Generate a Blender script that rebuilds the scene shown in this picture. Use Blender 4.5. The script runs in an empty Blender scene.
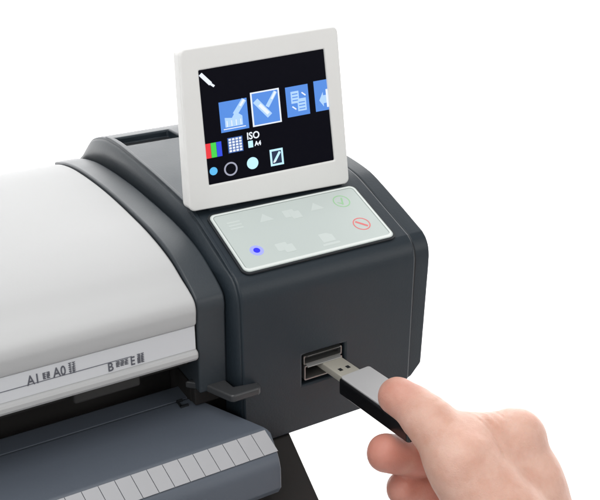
import bpy, bmesh, math, random
import numpy as np
from mathutils import Vector, Matrix

random.seed(4)
S = 0.001                       # everything below is written in millimetres
sc = bpy.context.scene
COL = sc.collection

# ------------------------------------------------------------ camera
YAW, PITCH, DIST = math.radians(29.8), math.radians(25.1), 500.0
FWD = Vector((math.sin(YAW)*math.cos(PITCH), math.cos(YAW)*math.cos(PITCH), -math.sin(PITCH)))
cam_d = bpy.data.cameras.new('camera'); cam = bpy.data.objects.new('camera', cam_d); COL.objects.link(cam)
cam.location = -FWD*DIST*S
cam.rotation_euler = (math.pi/2-PITCH, 0, -YAW)
cam_d.sensor_width = 36; cam_d.lens = 36*930/600
cam_d.clip_start = 0.01; cam_d.clip_end = 60
sc.camera = cam

# ------------------------------------------------------------ world, lamps, exposure
w = bpy.data.worlds.new('World'); sc.world = w; w.use_nodes = True
w.node_tree.nodes['Background'].inputs[0].default_value = (1, 1, 1, 1)
w.node_tree.nodes['Background'].inputs[1].default_value = 0.34
sc.view_settings.view_transform = 'Standard'; sc.view_settings.look = 'None'
sc.view_settings.exposure = 0; sc.view_settings.gamma = 1

def lamp(name, loc, target, size, power, col=(1, 1, 1), size_y=None):
    d = bpy.data.lights.new(name, 'AREA'); d.energy = power; d.color = col
    d.shape = 'RECTANGLE'; d.size = size; d.size_y = size_y or size
    o = bpy.data.objects.new(name, d); COL.objects.link(o)
    o.location = loc
    o.rotation_euler = (Vector(target)-Vector(loc)).to_track_quat('-Z', 'Y').to_euler()
    return o
fh = Vector((math.sin(YAW), math.cos(YAW), 0)); rh = Vector((math.cos(YAW), -math.sin(YAW), 0))
# big overhead softbox, a softer one from the camera's left, a weak one from the right front
lamp('softbox_top', (-0.35, -0.10, 1.25), (-.05, -.05, 0), 1.1, 11.2, (1, .99, .97))
lamp('softbox_side', (-1.15, -0.75, 0.65), (0, -.02, -.05), 0.8, 4.8)
lamp('softbox_front', (0.75, -1.15, 0.5), (0.03, -.05, -.05), 0.7, 4.0, (1, .98, .95))
lamp('back_fill', (0.25, 0.95, 0.85), (0, .05, 0), 0.8, 2.6)  # unseen fill added behind to lift the dark top surfaces
for k, (a, b) in enumerate([(-4.4, 2.3), (-1.5, 2.5), (1.5, 2.5), (4.4, 2.3)]):
    p = fh*b + rh*a; t = fh*(b+2.0) + rh*a
    lamp('backdrop_lamp', (p.x, p.y, 2.2), (t.x, t.y, 0.2), 2.2, 190)

# ------------------------------------------------------------ materials
def mat(name, col, rough=.5, metal=0, bump=0, bscale=400, spec=.5, sss=0, emit=None, estr=0, mottling=0, coat=0, mscale=30):
    m = bpy.data.materials.new(name); m.use_nodes = True
    nt = m.node_tree; b = nt.nodes['Principled BSDF']
    b.inputs['Base Color'].default_value = (*col, 1); b.inputs['Roughness'].default_value = rough
    b.inputs['Metallic'].default_value = metal; b.inputs['Specular IOR Level'].default_value = spec
    b.inputs['Coat Weight'].default_value = coat
    tc = nt.nodes.new('ShaderNodeTexCoord')
    if mottling:
        n = nt.nodes.new('ShaderNodeTexNoise'); n.inputs['Scale'].default_value = mscale; n.inputs['Detail'].default_value = 5
        nt.links.new(tc.outputs['Object'], n.inputs['Vector'])
        mx = nt.nodes.new('ShaderNodeMix'); mx.data_type = 'RGBA'
        mx.inputs['A'].default_value = (*[c*(1-mottling) for c in col], 1)
        mx.inputs['B'].default_value = (*[min(1, c*(1+mottling)) for c in col], 1)
        nt.links.new(n.outputs['Fac'], mx.inputs['Factor']); nt.links.new(mx.outputs['Result'], b.inputs['Base Color'])
        r = nt.nodes.new('ShaderNodeMapRange'); r.inputs['To Min'].default_value = rough*.88; r.inputs['To Max'].default_value = min(1, rough*1.12)
        nt.links.new(n.outputs['Fac'], r.inputs['Value']); nt.links.new(r.outputs['Result'], b.inputs['Roughness'])
    if bump:
        n = nt.nodes.new('ShaderNodeTexNoise'); n.inputs['Scale'].default_value = bscale; n.inputs['Detail'].default_value = 3
        nt.links.new(tc.outputs['Object'], n.inputs['Vector'])
        bp = nt.nodes.new('ShaderNodeBump'); bp.inputs['Strength'].default_value = bump; bp.inputs['Distance'].default_value = .0002
        nt.links.new(n.outputs['Fac'], bp.inputs['Height']); nt.links.new(bp.outputs['Normal'], b.inputs['Normal'])
    if sss:
        b.inputs['Subsurface Weight'].default_value = sss
        b.inputs['Subsurface Radius'].default_value = (1.0, .35, .2); b.inputs['Subsurface Scale'].default_value = .004
    if emit:
        b.inputs['Emission Color'].default_value = (*emit, 1); b.inputs['Emission Strength'].default_value = estr
    return m
M = dict(
    dark=mat('slate_plastic', (.018, .027, .036), .45, spec=.42, bump=.35, bscale=900, mottling=.06),
    collar=mat('slate_plastic_collar', (.033, .042, .051), .45, spec=.5, bump=.35, bscale=900, mottling=.06),
    deck=mat('black_plastic', (.012, .014, .017), .5, bump=.3, bscale=900),
    black=mat('matt_black', (.013, .0115, .011), .7, bump=.3, bscale=600),
    gloss=mat('glossy_black', (.045, .047, .05), .3),
    white=mat('white_plastic', (.53, .535, .54), .55, spec=.1, bump=.15, bscale=900, mottling=.02),
    strip=mat('label_strip', (.70, .715, .745), .45, mottling=.02),
    lip=mat('white_lip', (.8, .8, .79), .4),
    ink=mat('grey_ink', (.11, .115, .14), .6), line=mat('strip_line', (.16, .17, .2), .6),
    bezel=mat('bezel_plastic', (.86, .86, .845), .5, bump=.2, bscale=900, mottling=.02),
    screen=mat('display_glass', (.004, .004, .006), .2, spec=.06, emit=(.001, .001, .003), estr=1),
    panel=mat('pale_membrane', (.56, .62, .60), .6, spec=.3, mottling=.02),
    border=mat('membrane_border', (.80, .84, .82), .4), gasket=mat('panel_gasket', (.015, .018, .022), .5),
    print_=mat('faint_print', (.63, .69, .67), .5),
    green=mat('green_print', (.36, .64, .36), .4), red=mat('red_print', (.80, .20, .20), .4),
    led=mat('status_led', (.02, .02, .3), .4, spec=.1, emit=(.03, .03, .95), estr=1),
    ledg=mat('led_halo', (.30, .32, .50), .4, spec=.1, emit=(.18, .20, .75), estr=.8),
    guide=mat('blue_grey_plastic', (.095, .112, .14), .45, bump=.3, bscale=900, mottling=.05),
    guide_low=mat('dark_blue_plastic', (.022, .028, .045), .5, bump=.3, bscale=900),
    ruler=mat('ruler_plastic', (.42, .425, .445), .45, mottling=.04, mscale=60),
    metal=mat('nickel_metal', (.66, .63, .55), .5, .55), steel=mat('port_steel', (.27, .27, .265), .45, .8),
    brush=mat('brushed_silver', (.70, .70, .71), .5, .5, bump=.2, bscale=1500),
    stick=mat('stick_black', (.006, .006, .007), .22),
    edge=mat('groove_black', (.008, .009, .011), .6),
)
# lit screen colours
def lit(name, c, s=1): return mat(name, tuple(x*.2 for x in c), .4, emit=c, estr=s)
L = dict(blue=lit('screen_blue', (.075, .235, .68)), pale=lit('screen_pale', (.40, .60, .95)), white=lit('screen_white', (.75, .80, .88)),
         cyan=lit('screen_cyan', (.10, .45, .80)), lcyan=lit('screen_light_cyan', (.50, .80, .95)), red=lit('screen_red', (.75, .03, .04)),
         green=lit('screen_green', (.05, .60, .06)), dblue=lit('screen_deep_blue', (.02, .06, .70)), grey=lit('screen_grey', (.32, .33, .42)),
         dark=lit('screen_navy', (.03, .10, .35)), navy=lit('screen_black_blue', (.008, .02, .06)))

def skin_material():
    m = bpy.data.materials.new('skin'); m.use_nodes = True; nt = m.node_tree; b = nt.nodes['Principled BSDF']
    tc = nt.nodes.new('ShaderNodeTexCoord')
    n = nt.nodes.new('ShaderNodeTexNoise'); n.inputs['Scale'].default_value = 85; n.inputs['Detail'].default_value = 9; n.inputs['Roughness'].default_value = .62
    nt.links.new(tc.outputs['Object'], n.inputs['Vector'])
    r = nt.nodes.new('ShaderNodeValToRGB'); r.color_ramp.elements[0].position = .3; r.color_ramp.elements[1].position = .72
    r.color_ramp.elements[0].color = (.68, .385, .295, 1); r.color_ramp.elements[1].color = (.79, .52, .425, 1)
    nt.links.new(n.outputs['Fac'], r.inputs['Fac'])
    # finger redness plus red shade painted between the fingers, carried as a mesh attribute
    at = nt.nodes.new('ShaderNodeAttribute'); at.attribute_name = 'flush_shade'
    mx = nt.nodes.new('ShaderNodeMix'); mx.data_type = 'RGBA'; mx.inputs['B'].default_value = (.60, .20, .15, 1)
    nt.links.new(at.outputs['Fac'], mx.inputs['Factor']); nt.links.new(r.outputs['Color'], mx.inputs['A'])
    nt.links.new(mx.outputs['Result'], b.inputs['Base Color'])
    b.inputs['Roughness'].default_value = .48; b.inputs['Specular IOR Level'].default_value = .4
    b.inputs['Subsurface Weight'].default_value = .35; b.inputs['Subsurface Radius'].default_value = (1, .35, .2)
    b.inputs['Subsurface Scale'].default_value = .0045
    v = nt.nodes.new('ShaderNodeTexVoronoi'); v.inputs['Scale'].default_value = 900; v.feature = 'DISTANCE_TO_EDGE'
    n2 = nt.nodes.new('ShaderNodeTexNoise'); n2.inputs['Scale'].default_value = 260; n2.inputs['Detail'].default_value = 5
    nt.links.new(tc.outputs['Object'], v.inputs['Vector']); nt.links.new(tc.outputs['Object'], n2.inputs['Vector'])
    ad = nt.nodes.new('ShaderNodeMath'); ad.operation = 'MULTIPLY_ADD'; ad.inputs[1].default_value = .35
    nt.links.new(v.outputs['Distance'], ad.inputs[0]); nt.links.new(n2.outputs['Fac'], ad.inputs[2])
    bp = nt.nodes.new('ShaderNodeBump'); bp.inputs['Strength'].default_value = .65; bp.inputs['Distance'].default_value = .0006
    nt.links.new(ad.outputs[0], bp.inputs['Height']); nt.links.new(bp.outputs['Normal'], b.inputs['Normal'])
    return m
SKIN = skin_material()
NAIL = mat('nail', (.72, .42, .35), .3, sss=.2)

# ------------------------------------------------------------ helpers
def link(name, bm, m, parent=None, bevel=0, seg=3, angle=35, ang_s=35):
    me = bpy.data.meshes.new(name)
    bmesh.ops.recalc_face_normals(bm, faces=bm.faces)
    for f in bm.faces: f.smooth = True
    bm.to_mesh(me); bm.free()
    o = bpy.data.objects.new(name, me); COL.objects.link(o)
    if isinstance(m, (list, tuple)):
        for x in m: me.materials.append(x)
    elif m: me.materials.append(m)
    if parent: o.parent = parent
    if bevel:
        b = o.modifiers.new('bevel', 'BEVEL'); b.width = bevel*S; b.segments = seg; b.limit_method = 'ANGLE'
        b.angle_limit = math.radians(angle); b.harden_normals = False
    me.set_sharp_from_angle(angle=math.radians(ang_s)) if not bevel else None
    if bevel:
        wn = o.modifiers.new('wn', 'WEIGHTED_NORMAL'); wn.keep_sharp = True
    return o
def box(bm, x0, x1, y0, y1, z0, z1, mi=0, M4=None):
    v = [Vector((x, y, z))*S for x in (x0, x1) for y in (y0, y1) for z in (z0, z1)]
    if M4: v = [M4 @ p for p in v]
    v = [bm.verts.new(p) for p in v]
    for q in ((0, 1, 3, 2), (4, 6, 7, 5), (0, 4, 5, 1), (2, 3, 7, 6), (0, 2, 6, 4), (1, 5, 7, 3)):
        f = bm.faces.new([v[i] for i in q]); f.material_index = mi
    return v
def prism(bm, pts, fn, a, b, mi=0):
    """pts: 2-D outline; fn(u,v,t)->xyz mm"""
    A = [bm.verts.new(Vector(fn(u, v, a))*S) for u, v in pts]; B = [bm.verts.new(Vector(fn(u, v, b))*S) for u, v in pts]
    n = len(pts)
    for f in (bm.faces.new(A), bm.faces.new(B[::-1])): f.material_index = mi
    for i in range(n):
        f = bm.faces.new((A[i], B[i], B[(i+1) % n], A[(i+1) % n])); f.material_index = mi
def YZ(u, v, t): return (t, u, v)
def smooth_curve(P, n=6):
    out = []
    for i in range(len(P)-1):
        p0, p1, p2, p3 = P[max(i-1, 0)], P[i], P[i+1], P[min(i+2, len(P)-1)]
        p0, p1, p2, p3 = map(np.array, (p0, p1, p2, p3))
        # centripetal-ish: scale tangents to segment length
        d = np.linalg.norm(p2-p1)
        def tan(a, b, c):
            t = (c-a)/(np.linalg.norm(c-b)+np.linalg.norm(b-a)+1e-9); return t*d
        t1 = tan(p0, p1, p2); t2 = tan(p1, p2, p3)
        for k in range(n):
            s = k/n; h = (2*s**3-3*s*s+1, s**3-2*s*s+s, -2*s**3+3*s*s, s**3-s*s)
            out.append(tuple(h[0]*p1+h[1]*t1+h[2]*p2+h[3]*t2))
    out.append(tuple(P[-1])); return out
def rrect(x0, x1, y0, y1, r, n=6):
    o = []
    for cx, cy, a in ((x1-r, y1-r, 0), (x0+r, y1-r, 90), (x0+r, y0+r, 180), (x1-r, y0+r, 270)):
        for k in range(n+1):
            t = math.radians(a+90*k/n); o.append((cx+r*math.cos(t), cy+r*math.sin(t)))
    return o
def ring_prism(bm, outer, inner, fn, a, b, mi=0):
    n = len(outer)
    V = [[bm.verts.new(Vector(fn(u, v, t))*S) for u, v in P] for P, t in ((outer, a), (outer, b), (inner, b), (inner, a))]
    for j in range(4):
        p, q = V[j], V[(j+1) % 4]
        for i in range(n):
            f = bm.faces.new((p[i], p[(i+1) % n], q[(i+1) % n], q[i])); f.material_index = mi
def empty(name, loc=(0, 0, 0), **kw):
    o = bpy.data.objects.new(name, None); COL.objects.link(o); o.location = loc; o.empty_display_size = .02
    for k, v in kw.items(): o[k] = v
    return o
def text_mesh(name, s, size, m, parent, mw, bold=0.0, depth=.15, sx=1.0):
    c = bpy.data.curves.new(name+'_src', 'FONT'); c.body = s; c.size = size*S; c.extrude = depth*S; c.offset = bold*S
    c.resolution_u = 3
    t = bpy.data.objects.new(name+'_src', c); COL.objects.link(t)
    dg = bpy.context.evaluated_depsgraph_get(); dg.update()
    me = bpy.data.meshes.new_from_object(t.evaluated_get(dg)); bpy.data.objects.remove(t); bpy.data.curves.remove(c)
    me.transform(mw @ Matrix.Diagonal((sx, 1, 1, 1))); me.materials.clear(); me.materials.append(m); me.name = name
    o = bpy.data.objects.new(name, me); COL.objects.link(o); o.parent = parent
    return o

# ------------------------------------------------------------ setting: white studio sweep
bm = bmesh.new()
prof = [(-4, -1.1), (2.6, -1.1)] + [(2.6+2*math.sin(a), -1.1+2-2*math.cos(a)) for a in np.linspace(0.05, math.pi/2, 16)] + [(4.6, 5)]
for i in range(len(prof)-1):
    q = []
    for (f_, z), s in ((prof[i], -7), (prof[i], 7), (prof[i+1], 7), (prof[i+1], -7)):
        p = fh*f_ + rh*s; q.append(bm.verts.new((p.x, p.y, z)))
    bm.faces.new(q)
bmesh.ops.remove_doubles(bm, verts=bm.verts, dist=1e-4)
bd = link('backdrop', bm, mat('white_paper', (.86, .86, .86), .9)); bd['kind'] = 'structure'

# ------------------------------------------------------------ the printer
PR = empty('wide_format_printer', (0, 0, 0), label='dark slate and white wide-format printer with a raised colour display', category='printer')

# body
front_fold = [(-8, -24), (-7.8, -19), (-6.6, -14), (-3.8, -9.6), (0, -6.6)]
bp = [(-8, -111)] + smooth_curve(front_fold, 5) + smooth_curve([(22, .9), (45, 8.8), (58, 12.4), (78, 14.3), (130, 16), (186, 15), (222, 6), (240, -6), (248, -24)], 6) + [(250, -60), (250, -111)]
def cut_corner(bm, p, nrm, fill=True):
    g = bm.verts[:]+bm.edges[:]+bm.faces[:]
    r = bmesh.ops.bisect_plane(bm, geom=g, plane_co=Vector(p)*S, plane_no=Vector(nrm), clear_outer=True)
    ed = [e for e in r['geom_cut'] if isinstance(e, bmesh.types.BMEdge)]
    if fill: bmesh.ops.holes_fill(bm, edges=ed)
bm = bmesh.new(); prism(bm, bp, YZ, -40, 72)
cut_corner(bm, (72, 0, -100), Vector((1, 0, -.85)).normalized())
# tapered left shoulder
body = link('body', bm, M['dark'], PR)
def bool_cut(o, x0, x1, y0, y1, z0, z1):
    b2 = bmesh.new(); box(b2, x0, x1, y0, y1, z0, z1)
    me = bpy.data.meshes.new('cut'); bmesh.ops.recalc_face_normals(b2, faces=b2.faces); b2.to_mesh(me); b2.free()
    c = bpy.data.objects.new('cut', me); COL.objects.link(c)
    md = o.modifiers.new('b', 'BOOLEAN'); md.operation = 'DIFFERENCE'; md.object = c; md.solver = 'EXACT'
    dg = bpy.context.evaluated_depsgraph_get(); dg.update()
    nm = bpy.data.meshes.new_from_object(o.evaluated_get(dg)); o.modifiers.remove(md)
    old = o.data; o.data = nm; nm.name = old.name; bpy.data.objects.remove(c); bpy.data.meshes.remove(me)
bool_cut(body, -3, 25.2, -12, 8, -81, -61)            # usb recess
bool_cut(body, -35, 3, 166, 189, 9, 30)                 # rear pocket in the deck
body.data.set_sharp_from_angle(angle=math.radians(30))
b = body.modifiers.new('bevel', 'BEVEL'); b.width = 1.3*S; b.segments = 3; b.limit_method = 'ANGLE'; b.angle_limit = math.radians(50)
wn = body.modifiers.new('wn', 'WEIGHTED_NORMAL'); wn.keep_sharp = True
# pocket floor
bm = bmesh.new(); box(bm, -34.8, 2.8, 166.2, 188.8, 8.4, 9.5)
link('rear_pocket', bm, M['deck'], PR)

# right end cap, front slightly behind the body's edge bevel, corner chamfered
def off(P, d, zmin=None):
    P = [np.array(p, float) for p in P]; out = []
    for i, p in enumerate(P):
        a = P[max(i-1, 0)]; c = P[min(i+1, len(P)-1)]; t = c-a; t /= np.linalg.norm(t)+1e-9
        out.append(tuple(p+np.array((-t[1], t[0]))*d))
    return out
capc = off(bp[1:-2], 0.0)
capp = [(7, -113.5), (-3.5, -103)] + [(y+2.5 if y < 5 else y+1.2, z-1.2) for y, z in bp[1:-2]] + [(249, -60), (249, -113.5)]
bm = bmesh.new(); prism(bm, capp, YZ, 72.8, 84.5)
cut_corner(bm, (84.5, 0, -95), Vector((1, 0, -.85)).normalized())
link('end_cap', bm, M['dark'], PR, bevel=3.6, seg=4, angle=40)
bm = bmesh.new(); prism(bm, [(p[0]+1.0 if p[0] < 40 else p[0]-1.0, p[1]-2.0) for p in bp[1:-2]]+[(240, -60), (240, -108), (0, -108)], YZ, 71.5, 73.2)
cut_corner(bm, (73.2, 0, -98.5), Vector((1, 0, -.85)).normalized())
link('cap_seam', bm, M['edge'], PR)

# collar between the body and the white cover
cl = smooth_curve([(0.5, -26), (0.2, -20), (2.5, -14.5), (14, -8.2), (30, -2.3), (50, 1.2), (77, 2.6), (134, 1.8), (190, -3), (225, -9.5), (254, -18)], 6)
bm = bmesh.new(); prism(bm, [(2, -73)]+cl+[(256, -22), (250, -26), (250, -73)], YZ, -61.5, -45)
link('side_collar', bm, M['collar'], PR, bevel=1.4, angle=50)
# sloping shoulder that rises from the collar to the body edge
def shoulder(y, z):
    zz = z-1.0
    return zz
bm = bmesh.new()
secs = []
bt = bp[1:-2]
ct = np.array(cl)
def top_c(y): return float(np.interp(y, ct[3:, 0], ct[3:, 1]))
ys = [-6.8, -6.4, -5, -2.2, 1.5] + list(np.linspace(6, 245, 50))
bta = np.array(bt)
def top_b(y): return float(np.interp(y, bta[5:, 0], bta[5:, 1]))
rows = []
pairs = [((-7, -110), (3, -110)), ((-7, -60), (3, -60))]
fb = smooth_curve([(-7, -26), (-6.8, -19.5), (-5.6, -14.8), (-2.8, -10.6), (1, -7.6)], 5)
fc = smooth_curve([(3, -28), (3.2, -21), (5.2, -16.5), (10, -12.5), (17, -9)], 5)
pairs += list(zip(fb, fc))
for q in np.linspace(4, 246, 56):
    yc = q + 16*max(0, 1-(q-1)/90)**1.5 if q < 91 else q
    pairs.append(((q, top_b(q)-1.1), (yc, top_c(yc)-1.0)))
for (yb, zb), (yc, zc) in pairs:
    rows.append(((-39.8, yb, zb), (-41.0, yb*.93+yc*.07, zb*.93+zc*.07-.3), (-45.6, yc, zc)))
V = [[bm.verts.new(Vector(p)*S) for p in r] for r in rows]
for i in range(len(V)-1):
    for j in range(2): bm.faces.new((V[i][j], V[i][j+1], V[i+1][j+1], V[i+1][j]))
sh = link('shoulder', bm, M['dark'], PR, ang_s=60)
so = sh.modifiers.new('solid', 'SOLIDIFY'); so.thickness = 1.2*S; so.offset = -1
# raised lip along the left edge of the body top
bm = bmesh.new()
lipc = [(q, top_b(q)+.9-1.1*max(0, 1-(q-2)/16)) for q in np.linspace(2, 196, 60)]
prism(bm, lipc+[(q, z-1.8) for q, z in lipc[::-1]], YZ, -39.9, -37.6)
link('edge_lip', bm, M['dark'], PR, bevel=.5, angle=50)

# white front cover, reaching away to the left
cv = smooth_curve([(-.8, -24), (-1.2, -19), (0.8, -14.6), (7, -11.6), (16, -8.8), (30, -4.2), (50, -1), (77, .6), (134, 0), (190, -4.8), (225, -11), (252, -19)], 6)
bm = bmesh.new()
prism(bm, [(3, -50.5), (0.3, -49.8), (-1.2, -47.8), (-1.3, -45.5), (-.6, -44.2), (1.6, -43.6), (1.6, -29.2), (.2, -28.4), (-.4, -27)]+cv+[(252, -26), (60, -26), (40, -50.5)], YZ, -620, -62.1)
cover = link('front_cover', bm, M['white'], PR, ang_s=25)
b = cover.modifiers.new('bevel', 'BEVEL'); b.width = 1.0*S; b.segments = 2; b.limit_method = 'ANGLE'; b.angle_limit = math.radians(60)
bm = bmesh.new(); prism(bm, rrect(-600, -63, -43.3, -29.5, .4, 2), lambda u, v, t: (u, t, v), .9, 1.9)
strip = link('label_strip', bm, M['strip'], cover)
bm = bmesh.new(); box(bm, -600, -98, .72, .9, -37.35, -36.95)
link('printed_line', bm, M['line'], strip)
def wr(x, z, y=.75): return Matrix.Translation(Vector((x, y, z))*S) @ Matrix.Rotation(math.pi/2, 4, 'X')
# the size scale: letters with small crowded characters after them
def dense(name, x0, x1, z0, z1, rows, cols, seed):
    rnd = random.Random(seed); bm = bmesh.new()
    n = cols; cw = (x1-x0)/n
    for i in range(n):
        a = x0+i*cw; b_ = a+cw*.78
        hh = (z1-z0)/rows
        for k in range(rows+1):
            z = z0+k*hh*.98
            box(bm, a, b_, .62, .95, z-.16, z+.16)
        box(bm, (a+b_)/2-.15, (a+b_)/2+.15, .60, .95, z0, z1)
        if rnd.random() < .7: box(bm, a, a+.3, .64, .95, z0, z0+(z1-z0)*rnd.uniform(.5, 1))
        if rnd.random() < .7: box(bm, b_-.3, b_, .64, .95, z0+(z1-z0)*rnd.uniform(0, .4), z1)
    link(name, bm, M['ink'], strip)
text_mesh('size_lettering', 'A1', 7.6, M['ink'], strip, wr(-151, -37.5), .06, sx=.72)
dense('scale_characters', -143.2, -139.4, -36.2, -32.9, 3, 2, 1)
text_mesh('size_lettering', 'A0', 7.6, M['ink'], strip, wr(-138.2, -37), .06, sx=.72)
dense('scale_characters', -130.4, -126.6, -37.2, -31.2, 5, 2, 2)
text_mesh('size_lettering', 'B', 7.0, M['ink'], strip, wr(-111.0, -42.2), .06, sx=.78)
dense('scale_characters', -106.5, -99.6, -40.8, -37.8, 3, 3, 3)
text_mesh('size_lettering', 'E', 7.0, M['ink'], strip, wr(-99, -42.2), .06, sx=.72)
dense('scale_characters', -95.2, -91.2, -42.0, -36.8, 5, 2, 4)

# dark paper opening behind and below the cover
bm = bmesh.new()
box(bm, -620, -62.3, 44, 60, -120, -26.5)
box(bm, -620, -62.3, 14, 43.5, -60, -51.2)
link('paper_opening', bm, M['black'], PR)
bm = bmesh.new()
bm.free(); RUB = mat('roller_rubber', (.035, .034, .033), .6, bump=.3)
for x0, x1 in ((-128, -92), (-215, -180)):
    bm = bmesh.new(); box(bm, x0, x1, 8, 13.7, -61, -52.5); link('pinch_roller', bm, RUB, PR, bevel=1.5)
bm = bmesh.new(); box(bm, -62, -40.5, 14, 240, -111, -73.4); box(bm, -62, -46, 8, 13.9, -84, -73.4)
link('side_frame', bm, M['black'], PR, bevel=.8)

# paper output guide, a sloping blue-grey shelf with a segmented light ruler
g = bmesh.new()
gp = [(38, -88.5), (34, -86.6), (18.6, -85.9), (17.6, -84.7), (-26.5, -84.7), (-29, -85.2), (-41, -93.0), (-43.5, -95.4), (-45.5, -100), (-46, -112), (-42, -118), (-20, -120), (36, -96)]
prism(g, gp, YZ, -620, -20)
pn = Vector((62, 30, 0)).normalized()
cut_corner(g, (-38.0, -26, -90), pn)
cut_corner(g, (-35.6, -30, -90), Vector((1, -.12, 0)).normalized())
guide = link('output_guide', g, M['guide'], PR, bevel=1.8, seg=3, angle=28)
for x in (-90, -140, -190):
    pass
bm = bmesh.new()
box(bm, -620, -46, 19.4, 33, -86.2, -85.2)
link('guide_step', bm, M['guide'], guide, bevel=.5)
# slot clip on the shelf
bm = bmesh.new(); box(bm, -69.5, -66, 16.5, 17.4, -84.8, -83.2); box(bm, -69.5, -68.4, 11.5, 17.4, -84.8, -83.6); box(bm, -69.5, -64.8, 10.8, 12.2, -84.8, -83.6)
link('guide_clip', bm, M['deck'], guide)
# ruler: separate plates down the bevelled edge
bm = bmesh.new()
d = Vector((0, -12, -7.8)).normalized(); nn = Vector((0, -7.8, 12)).normalized()
x = -38.6; k = 0
while x > -600:
    x1 = x-8.1
    a = Vector((0, -29.2, -85.0)); 
    q = []
    for (xx, s, h) in ((x, .2, .1), (x1, .2, .1), (x1+2.0, 13.4, .1), (x+2.0, 13.4, .1), (x, .2, .5), (x1, .2, .5), (x1+2.0, 13.4, .5), (x+2.0, 13.4, .5)):
        p = Vector((xx, 0, 0))+a+d*s+nn*h; q.append(bm.verts.new(p*S))
    for f in ((0, 1, 2, 3), (4, 7, 6, 5), (0, 4, 5, 1), (1, 5, 6, 2), (2, 6, 7, 3), (3, 7, 4, 0)): bm.faces.new([q[i] for i in f])
    x = x1-.28
link('ruler_strip', bm, M['ruler'], guide, bevel=.12, seg=2)

# lever beside the guide
bm = bmesh.new()
prism(bm, [(-66, 12), (-58, 4), (-50.5, -13), (-49, -14.5), (-33.5, -14.5), (-32, -13), (-32, -8.4), (-45, -6), (-47, 12)], lambda u, v, t: (u, v, t), -73.2, -68.6)
link('release_lever', bm, M['gloss'], PR, bevel=1.2, seg=4, angle=30)

# leg under the housing, sloping forwards
bm = bmesh.new()
prism(bm, [(60, -111.4), (-6, -111.4), (-48, -141), (-110, -190), (-150, -300), (60, -300)], YZ, -48, -10.5)
link('stand_leg', bm, M['black'], PR, bevel=1.2)
bm = bmesh.new()
prism(bm, [(30, -119), (-12, -121), (-40, -150), (-40, -240), (30, -240)], YZ, -620, -49)
link('lower_panel', bm, M['black'], PR, bevel=1)

# ------------------------------------------------------------ control panel, on the sloping top
po = Vector((0, -2, -7.0)); pv = Vector((0, 47, 16)).normalized(); pnrm = Vector((0, -16, 47)).normalized()
def PP(u, v, t): return tuple(po + Vector((u, 0, 0)) + pv*v + pnrm*t)
bm = bmesh.new(); prism(bm, rrect(-34.5, 63.4, 0.6, 51.0, 4.5), PP, .0, .95)
cp = link('control_panel', bm, M['gasket'], PR)
bm = bmesh.new(); prism(bm, rrect(-33.2, 62.1, 1.8, 49.8, 3.6), PP, .8, 1.35)
mem = link('membrane', bm, M['panel'], cp, ang_s=30)
bm = bmesh.new(); ring_prism(bm, rrect(-32.6, 61.5, 2.4, 49.2, 3.2), rrect(-31.8, 60.7, 4.0, 48.4, 2.6), PP, 1.3, 1.46)
link('border_line', bm, M['border'], cp)
bm = bmesh.new(); ring_prism(bm, rrect(-31.5, 60.4, 3.5, 48.1, 2.4), rrect(-31.25, 60.15, 3.75, 47.85, 2.2), PP, 1.3, 1.42)
link('inner_border_line', bm, mat('thin_grey_line', (.25, .29, .28), .5), cp)
def PM(u, v, t=1.38):
    o_ = Vector(PP(u, v, t))*S
    R3 = Matrix((( 1, 0, 0), (0, pv.y, pnrm.y), (0, pv.z, pnrm.z)))
    return Matrix.Translation(o_) @ R3.to_4x4()
def circ(cx, cy, r, n=20, a0=0, a1=360): return [(cx+r*math.cos(math.radians(a0+(a1-a0)*k/n)), cy+r*math.sin(math.radians(a0+(a1-a0)*k/n))) for k in range(n)]
# faint key symbols
def key(cx, cy, kind):
    bm = bmesh.new(); T = 1.40+.0; B = 1.2
    if kind == 'menu':
        for k in range(3): prism(bm, rrect(cx-4, cx+4, cy-3+k*2.6, cy-1.9+k*2.6, .4, 2), PP, B, T)
    elif kind == 'up':
        prism(bm, [(cx-4.5, cy-2.5), (cx+4.5, cy-2.5), (cx, cy+3.8)], PP, B, T)
    elif kind == 'down':
        prism(bm, [(cx-4.5, cy+2.5), (cx, cy-3.8), (cx+4.5, cy+2.5)], PP, B, T)
    elif kind == 'paper':
        prism(bm, [(cx-4, cy-3.5), (cx+4, cy-3.5), (cx+4, cy+1.5), (cx+1, cy+3.5), (cx-4, cy+3.5)], PP, B, T)
        prism(bm, rrect(cx-5.5, cx+5.5, cy-6.2, cy-4.6, .5, 2), PP, B, T)
    elif kind == 'copy':
        prism(bm, rrect(cx-5, cx+2, cy-3, cy+3, .6, 2), PP, B, T); prism(bm, rrect(cx-1.2, cx+5, cy-5.2, cy+.8, .6, 2), PP, B, T+.05)
    o = link('key_symbol', bm, M['print_'], mem)
for a in ((-22, 38, 'menu'), (-3, 38.5, 'up'), (13.5, 38, 'copy'), (30, 38.5, 'up'), (-3.5, 14, 'copy'), (23, 13, 'paper')): key(*a)
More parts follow.
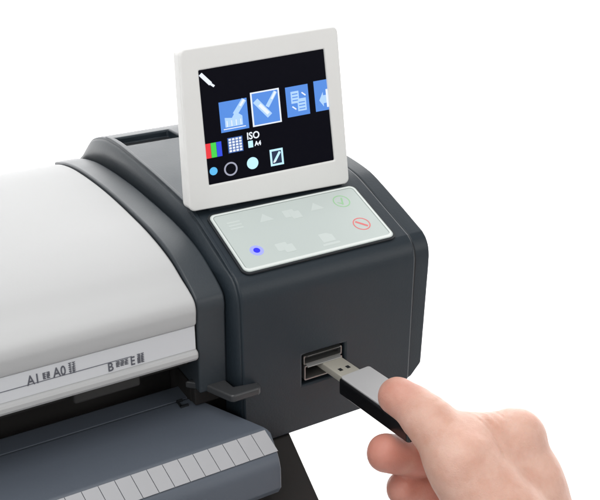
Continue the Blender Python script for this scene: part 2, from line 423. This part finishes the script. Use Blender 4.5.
# green start and red cancel keys
def ring_key(name, cx, cy, m, kind):
    bm = bmesh.new()
    ring_prism(bm, circ(cx, cy, 5.3), circ(cx, cy, 4.6), PP, 1.2, 1.42)
    if kind == 'start':
        prism(bm, [(cx-1.2, cy-2.8), (cx-.2, cy-3.0), (cx+1.9, cy+2.6), (cx+.9, cy+3.0)], PP, 1.2, 1.42)
        prism(bm, [(cx-3.2, cy-.2), (cx-2.4, cy-1.2), (cx-.2, cy-3.0), (cx+.3, cy-1.8)], PP, 1.2, 1.43)
    else:
        prism(bm, [(cx-3.2, cy+2.2), (cx-2.2, cy+3.2), (cx+3.2, cy-2.2), (cx+2.2, cy-3.2)], PP, 1.2, 1.42)
    link(name, bm, m, mem)
ring_key('start_key', 47.5, 38.5, M['green'], 'start')
ring_key('cancel_key', 48.5, 17.0, M['red'], 'cancel')
bm = bmesh.new(); prism(bm, circ(-19.8, 15.6, 3.9, 24), PP, 1.2, 1.45)  # emissive disc paints the glow around the LED dot
sl = link('status_glow', bm, M['ledg'], mem)
bm = bmesh.new(); prism(bm, circ(-19.8, 15.6, 1.9, 16), PP, 1.2, 1.62)
link('glowing_dot', bm, M['led'], sl)

# ------------------------------------------------------------ usb port in the front
bm = bmesh.new()
box(bm, -2.9, 25.1, 6.5, 7.9, -80.9, -61.1)
port = link('usb_port', bm, M['black'], PR)
def XZ(u, v, t): return (u, t, v)
def socket(name, x0, x1, z0, z1):
    bm = bmesh.new(); ring_prism(bm, rrect(x0, x1, z0, z1, .7, 3), rrect(x0+.7, x1-.7, z0+.7, z1-.7, .4, 3), XZ, -6.6, 6.4)
    # flared lips
    for s, zz in ((1, z1), (-1, z0)):
        a = Vector((0, -6.6, zz)); 
        v = [bm.verts.new(Vector(p)*S) for p in ((x0+1.2, -6.6, zz-.05*s), (x1-1.2, -6.6, zz-.05*s), (x1-1.6, -8.6, zz+1.0*s), (x0+1.6, -8.6, zz+1.0*s),
                                                  (x0+1.2, -6.6, zz-.5*s), (x1-1.2, -6.6, zz-.5*s), (x1-1.6, -8.4, zz+.55*s), (x0+1.6, -8.4, zz+.55*s))]
        for f in ((0, 1, 2, 3), (4, 5, 6, 7), (0, 1, 5, 4), (1, 2, 6, 5), (2, 3, 7, 6), (3, 0, 4, 7)): bm.faces.new([v[i] for i in f])
    s_ = link(name, bm, M['steel'], port)
    bm = bmesh.new(); box(bm, x0+1.6, x1-1.6, -4.5, 6, (z0+z1)/2-.2, (z0+z1)/2+1.6)
    link('socket_tongue', bm, M['deck'], s_)
socket('usb_socket', -1.4, 23.8, -68.6, -63.0)
bm = bmesh.new(); ring_prism(bm, rrect(-1.2, 23.8, -78.6, -69.2, .8, 3), rrect(-.5, 23.1, -77.8, -69.9, .5, 3), XZ, -7.2, 6.4)
link('usb_shell', bm, M['steel'], port)

# ------------------------------------------------------------ display on its hinge
t_ = .12
do = Vector((0, 47, 14)); dv = Vector((0, math.sin(t_), math.cos(t_))); dn = Vector((0, -math.cos(t_), math.sin(t_)))   # dn points to the viewer
# outer corners of the front face in (x, height): slightly wider towards the top right
OC = dict(TL=(-39.4, 87.4), TR=(57.6, 90.0), BR=(61.0, -2.9), BL=(-42.8, -0.3))
IC = dict(TL=(-29.8, 75.6), TR=(48.2, 78.2), BR=(51.6, 12.9), BL=(-29.7, 12.6))
def quad(cn, u, v):
    f_ = lambda i: (1-v)*((1-u)*cn['BL'][i]+u*cn['BR'][i]) + v*((1-u)*cn['TL'][i]+u*cn['TR'][i])
    return f_(0), f_(1)
def DP(x, h, t): return tuple(do + Vector((x, 0, 0)) + dv*h + dn*t)
def quad_outline(cn, r, n=6, grow=0):
    # rounded corners from the unit square, radius in mm
    W = cn['TR'][0]-cn['TL'][0]; H = cn['TL'][1]-cn['BL'][1]; o = []
    rx, ry = r/W, r/H; gx, gy = grow/W, grow/H
    for cx, cy, a in ((1-rx, 1-ry, 0), (rx, 1-ry, 90), (rx, ry, 180), (1-rx, ry, 270)):
        for k in range(n+1):
            th = math.radians(a+90*k/n)
            u, v = cx+rx*math.cos(th), cy+ry*math.sin(th)
            u = u+gx*(2*u-1); v = v+gy*(2*v-1)
            o.append(quad(cn, u, v))
    return o
bm = bmesh.new()
oo = quad_outline(OC, 3.2); ii = quad_outline(IC, .7)
ring_prism(bm, oo, ii, DP, -2.2, 0)
disp = link('display', bm, M['bezel'], PR, bevel=1.0, seg=3, angle=60)
bm = bmesh.new(); prism(bm, quad_outline(OC, 3.4, grow=-.15), DP, -10.5, -2.3)
link('display_back', bm, M['bezel'], disp, bevel=1.2, seg=3, angle=60)
bm = bmesh.new(); prism(bm, quad_outline(IC, .4, grow=.6), DP, -2.28, -1.2)
scr = link('screen', bm, M['screen'], disp)
# hinge
for x0 in (-30, 30):
    bm = bmesh.new(); box(bm, x0, x0+18, 50.5, 60, 7, 19); link('hinge', bm, M['dark'], PR, bevel=1.5)

# everything lit on the screen, (u, v) across the lit area
AF = -1.2
def SP(u, v, t): x_, h_ = quad(IC, u, v); return DP(x_, h_, AF+t)
def shape(bm, pts, t=.08, mi=0): prism(bm, pts, SP, -.05, t, mi)
AR = 65/79.
def c2(cx, cy, r, n=24): return [(cx+r*AR*math.cos(2*math.pi*k/n), cy+r*math.sin(2*math.pi*k/n)) for k in range(n)]
def stroke(bm, p, q, w_, t=.12, mi=0):
    p = Vector(p); q = Vector(q); d_ = (q-p).normalized(); n_ = Vector((-d_.y*AR, d_.x))*w_/2
    shape(bm, [tuple(p+n_), tuple(p-n_), tuple(q-n_), tuple(q+n_)], t, mi)
def icon(name, build, mats):
    bm = bmesh.new(); build(bm); return link(name, bm, mats, scr)
def tile(u0, u1, v0, v1, inner, sel=False):
    def f_(bm):
        if sel: shape(bm, [(u0, v0), (u1, v0), (u1, v1), (u0, v1)], .06, 2)
        e = .012 if sel else 0
        shape(bm, [(u0+e, v0+e), (u1-e, v0+e), (u1-e, v1-e), (u0+e, v1-e)], .09, 0)
        inner(bm)
    return f_
TM = [L['blue'], L['pale'], L['white'], L['dark']]
def in1(bm):
    stroke(bm, (.245, .575), (.325, .69), .045, .14, 1); stroke(bm, (.29, .64), (.325, .69), .02, .18, 2)
    shape(bm, [(.165, .475), (.30, .475), (.30, .555), (.25, .60), (.22, .55), (.165, .56)], .12, 1)
    for k in range(4): stroke(bm, (.18+k*.035, .48), (.18+k*.035, .53), .008, .17, 2)
    stroke(bm, (.15, .46), (.32, .46), .008, .16, 2)
icon('screen_tile', tile(.13, .345, .435, .70, in1), TM)
def in2(bm):
    stroke(bm, (.41, .66), (.515, .51), .055, .14, 1); stroke(bm, (.44, .62), (.505, .53), .03, .18, 2)
    stroke(bm, (.50, .59), (.575, .71), .035, .15, 1); stroke(bm, (.54, .65), (.575, .71), .018, .19, 2)
icon('screen_tile', tile(.375, .605, .435, .735, in2, True), TM)
def in3(bm):
    shape(bm, [(.695, .575), (.76, .575), (.76, .68), (.695, .68)], .13, 1)
    shape(bm, [(.745, .50), (.815, .50), (.815, .61), (.745, .61)], .16, 1)
    for k in range(3):
        stroke(bm, (.705, .60+k*.028), (.75, .60+k*.028), .009, .19, 0); stroke(bm, (.755, .52+k*.028), (.805, .52+k*.028), .009, .21, 0)
    stroke(bm, (.785, .66), (.815, .63), .012, .18, 2); stroke(bm, (.70, .55), (.73, .52), .012, .18, 2)
icon('screen_tile', tile(.655, .84, .46, .725, in3), TM)
def in4(bm):
    shape(bm, [(.925, .56), (.96, .63), (.96, .60), (.985, .60), (.985, .53), (.96, .53), (.96, .50)], .13, 1)
    shape(bm, [(.985, .49), (1.0, .49), (1.0, .65), (.985, .65)], .15, 2)
icon('screen_tile', tile(.89, 1.0, .465, .735, in4), TM)
icon('colour_bars', lambda bm: [shape(bm, [(a, .235), (b_, .235), (b_, .365), (a, .365)], .1, k) for k, (a, b_) in enumerate(((.0, .04), (.042, .082), (.084, .122)))], [L['red'], L['green'], L['dblue']])
def grid(bm):
    shape(bm, [(.17, .245), (.285, .245), (.285, .38), (.17, .38)], .06, 1)
    for i in range(4):
        for j in range(5):
            a = .178+i*.0265; b_ = .253+j*.0252
            shape(bm, [(a, b_), (a+.019, b_), (a+.019, b_+.018), (a, b_+.018)], .12, 0)
icon('raster_grid', grid, [L['white'], L['dark']])
def ring_i(bm):
    o_, i_ = c2(.175, .105, .062), c2(.175, .105, .048); ring_prism(bm, o_, i_, SP, 0, .1)
icon('ring_icon', ring_i, L['grey'])
icon('blue_dot', lambda bm: shape(bm, c2(.045, .115, .036)), L['cyan'])
icon('bright_disc', lambda bm: shape(bm, c2(.345, .118, .054)), L['lcyan'])
def boxp(bm):
    shape(bm, [(.485, .055), (.59, .055), (.59, .205), (.485, .205)], .06, 0)
    shape(bm, [(.50, .073), (.575, .073), (.575, .187), (.50, .187)], .09, 1)
    stroke(bm, (.515, .09), (.565, .175), .022, .14, 0); stroke(bm, (.508, .085), (.53, .105), .012, .16, 2)
icon('edit_box', boxp, [L['lcyan'], L['navy'], L['white']])
icon('paper_block', lambda bm: shape(bm, [(.325, .26), (.362, .26), (.362, .32), (.325, .32)]), L['lcyan'])
icon('corner_pen', lambda bm: [stroke(bm, (.015, .965), (.085, .87), .035, .1, 0), stroke(bm, (.08, .875), (.11, .845), .02, .12, 0)], L['white'])
def scr_text(s, u, v, size, m, bold=.12):
    x_, h_ = quad(IC, u, v); p = Vector(DP(x_, h_, AF+.05))*S
    R3 = Matrix(((1, 0, 0), (0, dv.y, dn.y), (0, dv.z, dn.z)))
    text_mesh('screen_lettering', s, size, m, scr, Matrix.Translation(p) @ R3.to_4x4(), bold, .05, .95)
scr_text('ISO', .318, .335, 5.6, L['white'])
scr_text('A4', .375, .268, 3.6, L['white'])

# ------------------------------------------------------------ usb stick
ST = empty('usb_stick', (0.016, -.002, -.0745), label='silver-topped black USB stick held at the port, metal plug showing', category='usb stick')
ST.rotation_euler = (math.radians(-2.2), 0, math.radians(4.5))
def local(o):   # keep world position under the empty
    o.matrix_parent_inverse = Matrix.Translation(-ST.location); return o
bm = bmesh.new()
ring_prism(bm, rrect(9.4, 22.6, -74.6, -70.0, .6, 3), rrect(9.8, 22.2, -74.2, -70.4, .4, 3), XZ, -27, 1.0)
bmn = bmesh.new(); bm.normal_update()
plug = local(link('plug', bm, M['metal'], ST))
for cx in (12.3, 17.5):
    bm = bmesh.new(); box(bm, cx, cx+2.2, -21.2, -18.4, -70.35, -69.93); link('plug_hole', bm, M['edge'], plug)
bm = bmesh.new(); box(bm, 10.2, 21.8, -26, .4, -74.1, -72.6)
link('plug_insert', bm, M['white'], plug)
bm = bmesh.new(); prism(bm, rrect(6.9, 28.6, -86, -26.2, 2.2, 5), lambda u, v, t: (u, v, t), -79.8, -70.3)
local(link('case', bm, M['stick'], ST, bevel=1.0, seg=3, angle=50))
bm = bmesh.new(); prism(bm, rrect(8.3, 28.3, -85.2, -26.6, 1.6, 5), lambda u, v, t: (u, v, t), -70.6, -69.3)
local(link('top_plate', bm, M['brush'], ST, bevel=.4, seg=2, angle=50))

# ------------------------------------------------------------ the hand: one continuous skin from a blended distance field
J = dict(t0=(20.0, -68.0, -61.0), t1=(25.5, -87.0, -66.0), t2=(27.5, -111.5, -77), t3=(37.0, -133, -101.5),
         w=(60, -148, -133), w2=(88, -213, -262),
         i0=(69, -106.5, -80.5), i1=(53, -79, -104), i2=(28.5, -74.5, -98), i3=(9.5, -73.5, -89),
         m0=(79, -103, -104), m1=(57.5, -86.5, -131), m2=(33, -80.5, -120.5), m3=(19.5, -77, -113.5),
         r0=(84, -106, -123), r1=(58, -95, -153), r2=(36, -92, -146), r3=(24.5, -88, -139),
         p0=(88, -114, -141), p1=(60, -106, -174), p2=(42, -104, -168), p3=(31, -100, -161))
J = {k: np.array(v, float) for k, v in J.items()}
def smin(a, b, k):
    h = np.clip(.5+.5*(b-a)/k, 0, 1); return b*(1-h)+a*h - k*h*(1-h)
def cone(P, a, b, ra, rb):
    ab = b-a; t = np.clip(((P-a)@ab)/(ab@ab), 0, 1)
    return np.linalg.norm(P-(a+t[..., None]*ab), axis=-1) - (ra+(rb-ra)*t)
def chain(P, names, radii, k=2.5):
    d_ = None
    for i in range(len(names)-1):
        c = cone(P, J[names[i]], J[names[i+1]], radii[i], radii[i+1]); d_ = c if d_ is None else smin(d_, c, k)
    return d_
def field(P):
    idx = chain(P, ['i0', 'i1', 'i2', 'i3'], [13, 11.5, 10.6, 10.2])
    mid = chain(P, ['m0', 'm1', 'm2', 'm3'], [12.5, 11, 10, 9.2])
    rin = chain(P, ['r0', 'r1', 'r2', 'r3'], [12, 10.5, 9.6, 8.8])
    pin = chain(P, ['p0', 'p1', 'p2', 'p3'], [11, 9.2, 8.3, 7.6])
    palm = cone(P, J['w'], J['i0'], 22, 13)
    for n_, r_ in (('m0', 13.5), ('r0', 13), ('p0', 12)): palm = smin(palm, cone(P, J['w'], J[n_], 24, r_), 9)
    palm = smin(palm, cone(P, J['w'], J['w2'], 25, 27), 14)
    th = chain(P, ['t0', 't1', 't2'], [9.8, 11.9, 16.3], 6)
    # the pad of the thumb, flattened against the stick
    th = smin(th, cone(P, J['t0']+np.array((0, 3, -1.0)), J['t0']+np.array((4, -7, -2.)), 8.4, 9.6), 4)
    thm = cone(P, J['t2'], J['t3'], 17, 24)
    # web between thumb and index
    web = cone(P, J['t2']+np.array((4, 2, -3.)), (J['i0']*2+J['w'])/3, 13, 16)
    palm = smin(smin(palm, thm, 12), web, 10)
    fing = smin(smin(smin(idx, mid, 1.2), rin, 1.2), pin, 1.2)
    d_ = smin(palm, fing, 4)
    d_ = smin(d_, th, 5)
    d_ = smin(d_, cone(P, np.array((42.0, -101, -74.0)), J['i0']+np.array((-8, 0, 2.5)), 13.4, 14.2), 8)
    # knuckle of the index finger and tendon
    d_ = smin(d_, np.linalg.norm(P-(J['i0']+np.array((-2, -2, 3.5))), axis=-1)-10.0, 9)
    # soft skin creases over the thumb joint and the knuckle
    def crease(p, n_, span, depth, wd):
        n_ = n_/np.linalg.norm(n_); s_ = (P-p)@n_; r_ = np.linalg.norm(P-p, axis=-1)
        return depth*np.exp(-(s_/wd)**2)*np.clip(1-(r_/span)**2, 0, 1)
    ax = J['t1']-J['t0']
    for o_ in (-2.2, 0, 2.4): d_ = d_ + crease(J['t1']+ax/np.linalg.norm(ax)*o_, ax+np.array((0, 0, o_)), 17, .75, .85)
    ax = J['i1']-J['i0']
    for o_ in (-6, -2.5, 0.5, 3.6): d_ = d_ + crease(J['i0']+np.array((-5, 3, 6))+ax/np.linalg.norm(ax)*o_, ax+np.array((o_, 0, 0)), 17, .8, .9)
    # fine folds in the web between thumb and knuckle
    for k_ in range(5):
        d_ = d_ + crease(np.array((44+4.2*k_, -108+.8*k_, -64-.6*k_)), np.array((1, .25-.12*k_, .35*math.sin(k_*1.7))), 14, .6, .8)
    ax = J['t3']-J['t2']
    d_ = d_ + crease((J['t2']+J['i0'])/2, np.array((1, -.2, .1)), 22, .8, 1.5)
    d_ = d_ + .22*np.sin(P[..., 0]*.31+1)*np.sin(P[..., 1]*.27)*np.sin(P[..., 2]*.29+2)
    return d_
def surface_net(lo, hi, h):
    g_ = [np.arange(lo[i], hi[i]+h, h) for i in range(3)]
    n = [len(q) for q in g_]
    D_ = np.empty(n, np.float32)
    for i, xx in enumerate(g_[0]):
        Y, Z = np.meshgrid(g_[1], g_[2], indexing='ij')
        D_[i] = field(np.stack([np.full_like(Y, xx), Y, Z], -1))
    s_ = D_ < 0
    c = np.zeros([q-1 for q in n], int); acc = np.zeros([q-1 for q in n]+[3]); cnt = np.zeros([q-1 for q in n])
    def sub(A, o_): return A[o_[0]:n[0]-1+o_[0], o_[1]:n[1]-1+o_[1], o_[2]:n[2]-1+o_[2]]
    for ax in range(3):
        for a in (0, 1):
            for b_ in (0, 1):
                o0 = [0, 0, 0]; oth = [q for q in range(3) if q != ax]; o0[oth[0]] = a; o0[oth[1]] = b_
                o1 = list(o0); o1[ax] = 1
                d0, d1 = sub(D_, o0), sub(D_, o1); m_ = (d0 < 0) != (d1 < 0)
                t = np.where(m_, d0/np.where(m_, d0-d1, 1), 0)
                for q in range(3):
                    val = (o0[q] + (t if q == ax else 0)); acc[..., q] += np.where(m_, val, 0)
                cnt += m_
    act = cnt > 0; ids = -np.ones(act.shape, int); ids[act] = np.arange(act.sum())
    ii_ = np.argwhere(act); pos = ii_ + acc[act]/cnt[act][:, None]
    V_ = np.array(lo)+pos*h
    F_ = []
    for ax in range(3):
        a1, a2 = [(1, 2), (2, 0), (0, 1)][ax]
        sl0 = [slice(None)]*3; sl1 = [slice(None)]*3; sl0[ax] = slice(0, -1); sl1[ax] = slice(1, None)
        x0, x1 = s_[tuple(sl0)], s_[tuple(sl1)]
        e = np.argwhere(x0 != x1); inside = x0[tuple(e.T)]
        ok = (e[:, a1] > 0) & (e[:, a2] > 0) & (e[:, a1] < n[a1]-1) & (e[:, a2] < n[a2]-1); e, inside = e[ok], inside[ok]
        def at_(d1, d2):
            q = e.copy(); q[:, a1] -= d1; q[:, a2] -= d2; return ids[tuple(q.T)]
        Q = np.stack([at_(0, 0), at_(1, 0), at_(1, 1), at_(0, 1)], 1)
        Q[~inside] = Q[~inside][:, ::-1]
        F_.append(Q)
    return V_, np.concatenate(F_)
V_, F_ = surface_net((-4, -245, -292), (134, -50, -42), 1.1)
me = bpy.data.meshes.new('person')
me.from_pydata((V_*S).tolist(), [], F_.tolist()); me.update()
at_ = me.attributes.new('flush_shade', 'FLOAT', 'POINT')
fl = np.zeros(len(V_))
for nm, rr, a in (('t0', 16, .45), ('i3', 15, .85), ('i2', 16, .9), ('m3', 15, .7), ('r3', 14, .7), ('p3', 12, .7), ('i0', 13, .15), ('t1', 12, .1), ('m2', 15, .8)):  # strong red on the inner finger joints paints in the crevice shade
    fl = np.maximum(fl, a*np.exp(-(np.linalg.norm(V_-J[nm], axis=1)/rr)**4))
at_.data.foreach_set('value', fl.astype(np.float32))
for p in me.polygons: p.use_smooth = True
hand = bpy.data.objects.new('person', me); COL.objects.link(hand); me.materials.append(SKIN)
sm = hand.modifiers.new('sm', 'SMOOTH'); sm.factor = .5; sm.iterations = 2
sb = hand.modifiers.new('sb', 'SUBSURF'); sb.levels = 1; sb.render_levels = 1
hand['label'] = 'bare right hand pinching the USB stick between thumb and index finger'; hand['category'] = 'person'
# nails: curved plates lying on the finger surface
def nail(name, c, axis, outward, length, width, r):
    c = np.array(c, float); a = np.array(axis, float); a /= np.linalg.norm(a)
    o_ = np.array(outward, float); o_ -= a*(o_@a); o_ /= np.linalg.norm(o_); s_ = np.cross(a, o_)
    bm = bmesh.new(); N, K = 12, 10; g_ = []
    for i in range(N+1):
        u = i/N; row = []
        for k in range(K+1):
            v = 2*k/K-1
            sq = 1-.30*max(0, (abs(2*u-1)))**4
            ang = v*width/2*sq/r
            p = c + a*(u-.5)*length*(1-.10*v*v) + o_*math.cos(ang)*r + s_*math.sin(ang)*r
            # settle onto the skin
            for _ in range(4):
                f0 = float(field(p[None])[0]); p = p - (o_*math.cos(ang)+s_*math.sin(ang))*(f0-.12)
            row.append(bm.verts.new(Vector(p)*S))
        g_.append(row)
    for i in range(N):
        for k in range(K): bm.faces.new((g_[i][k], g_[i][k+1], g_[i+1][k+1], g_[i+1][k]))
    o2 = link(name, bm, NAIL, hand); so = o2.modifiers.new('s', 'SOLIDIFY'); so.thickness = .5*S; so.offset = -1
nail('fingernail', J['i3'], J['i3']-J['i2'], (-.2, .3, -.9), 11, 12, 9.3)
nail('thumbnail', J['t0']+np.array((-.5, 2, 0)), J['t0']-J['t1'], (.45, .85, .12), 12, 12, 9.0)
nail('fingernail', J['m3'], J['m3']-J['m2'], (-.2, .6, -.8), 11, 12, 9.2)
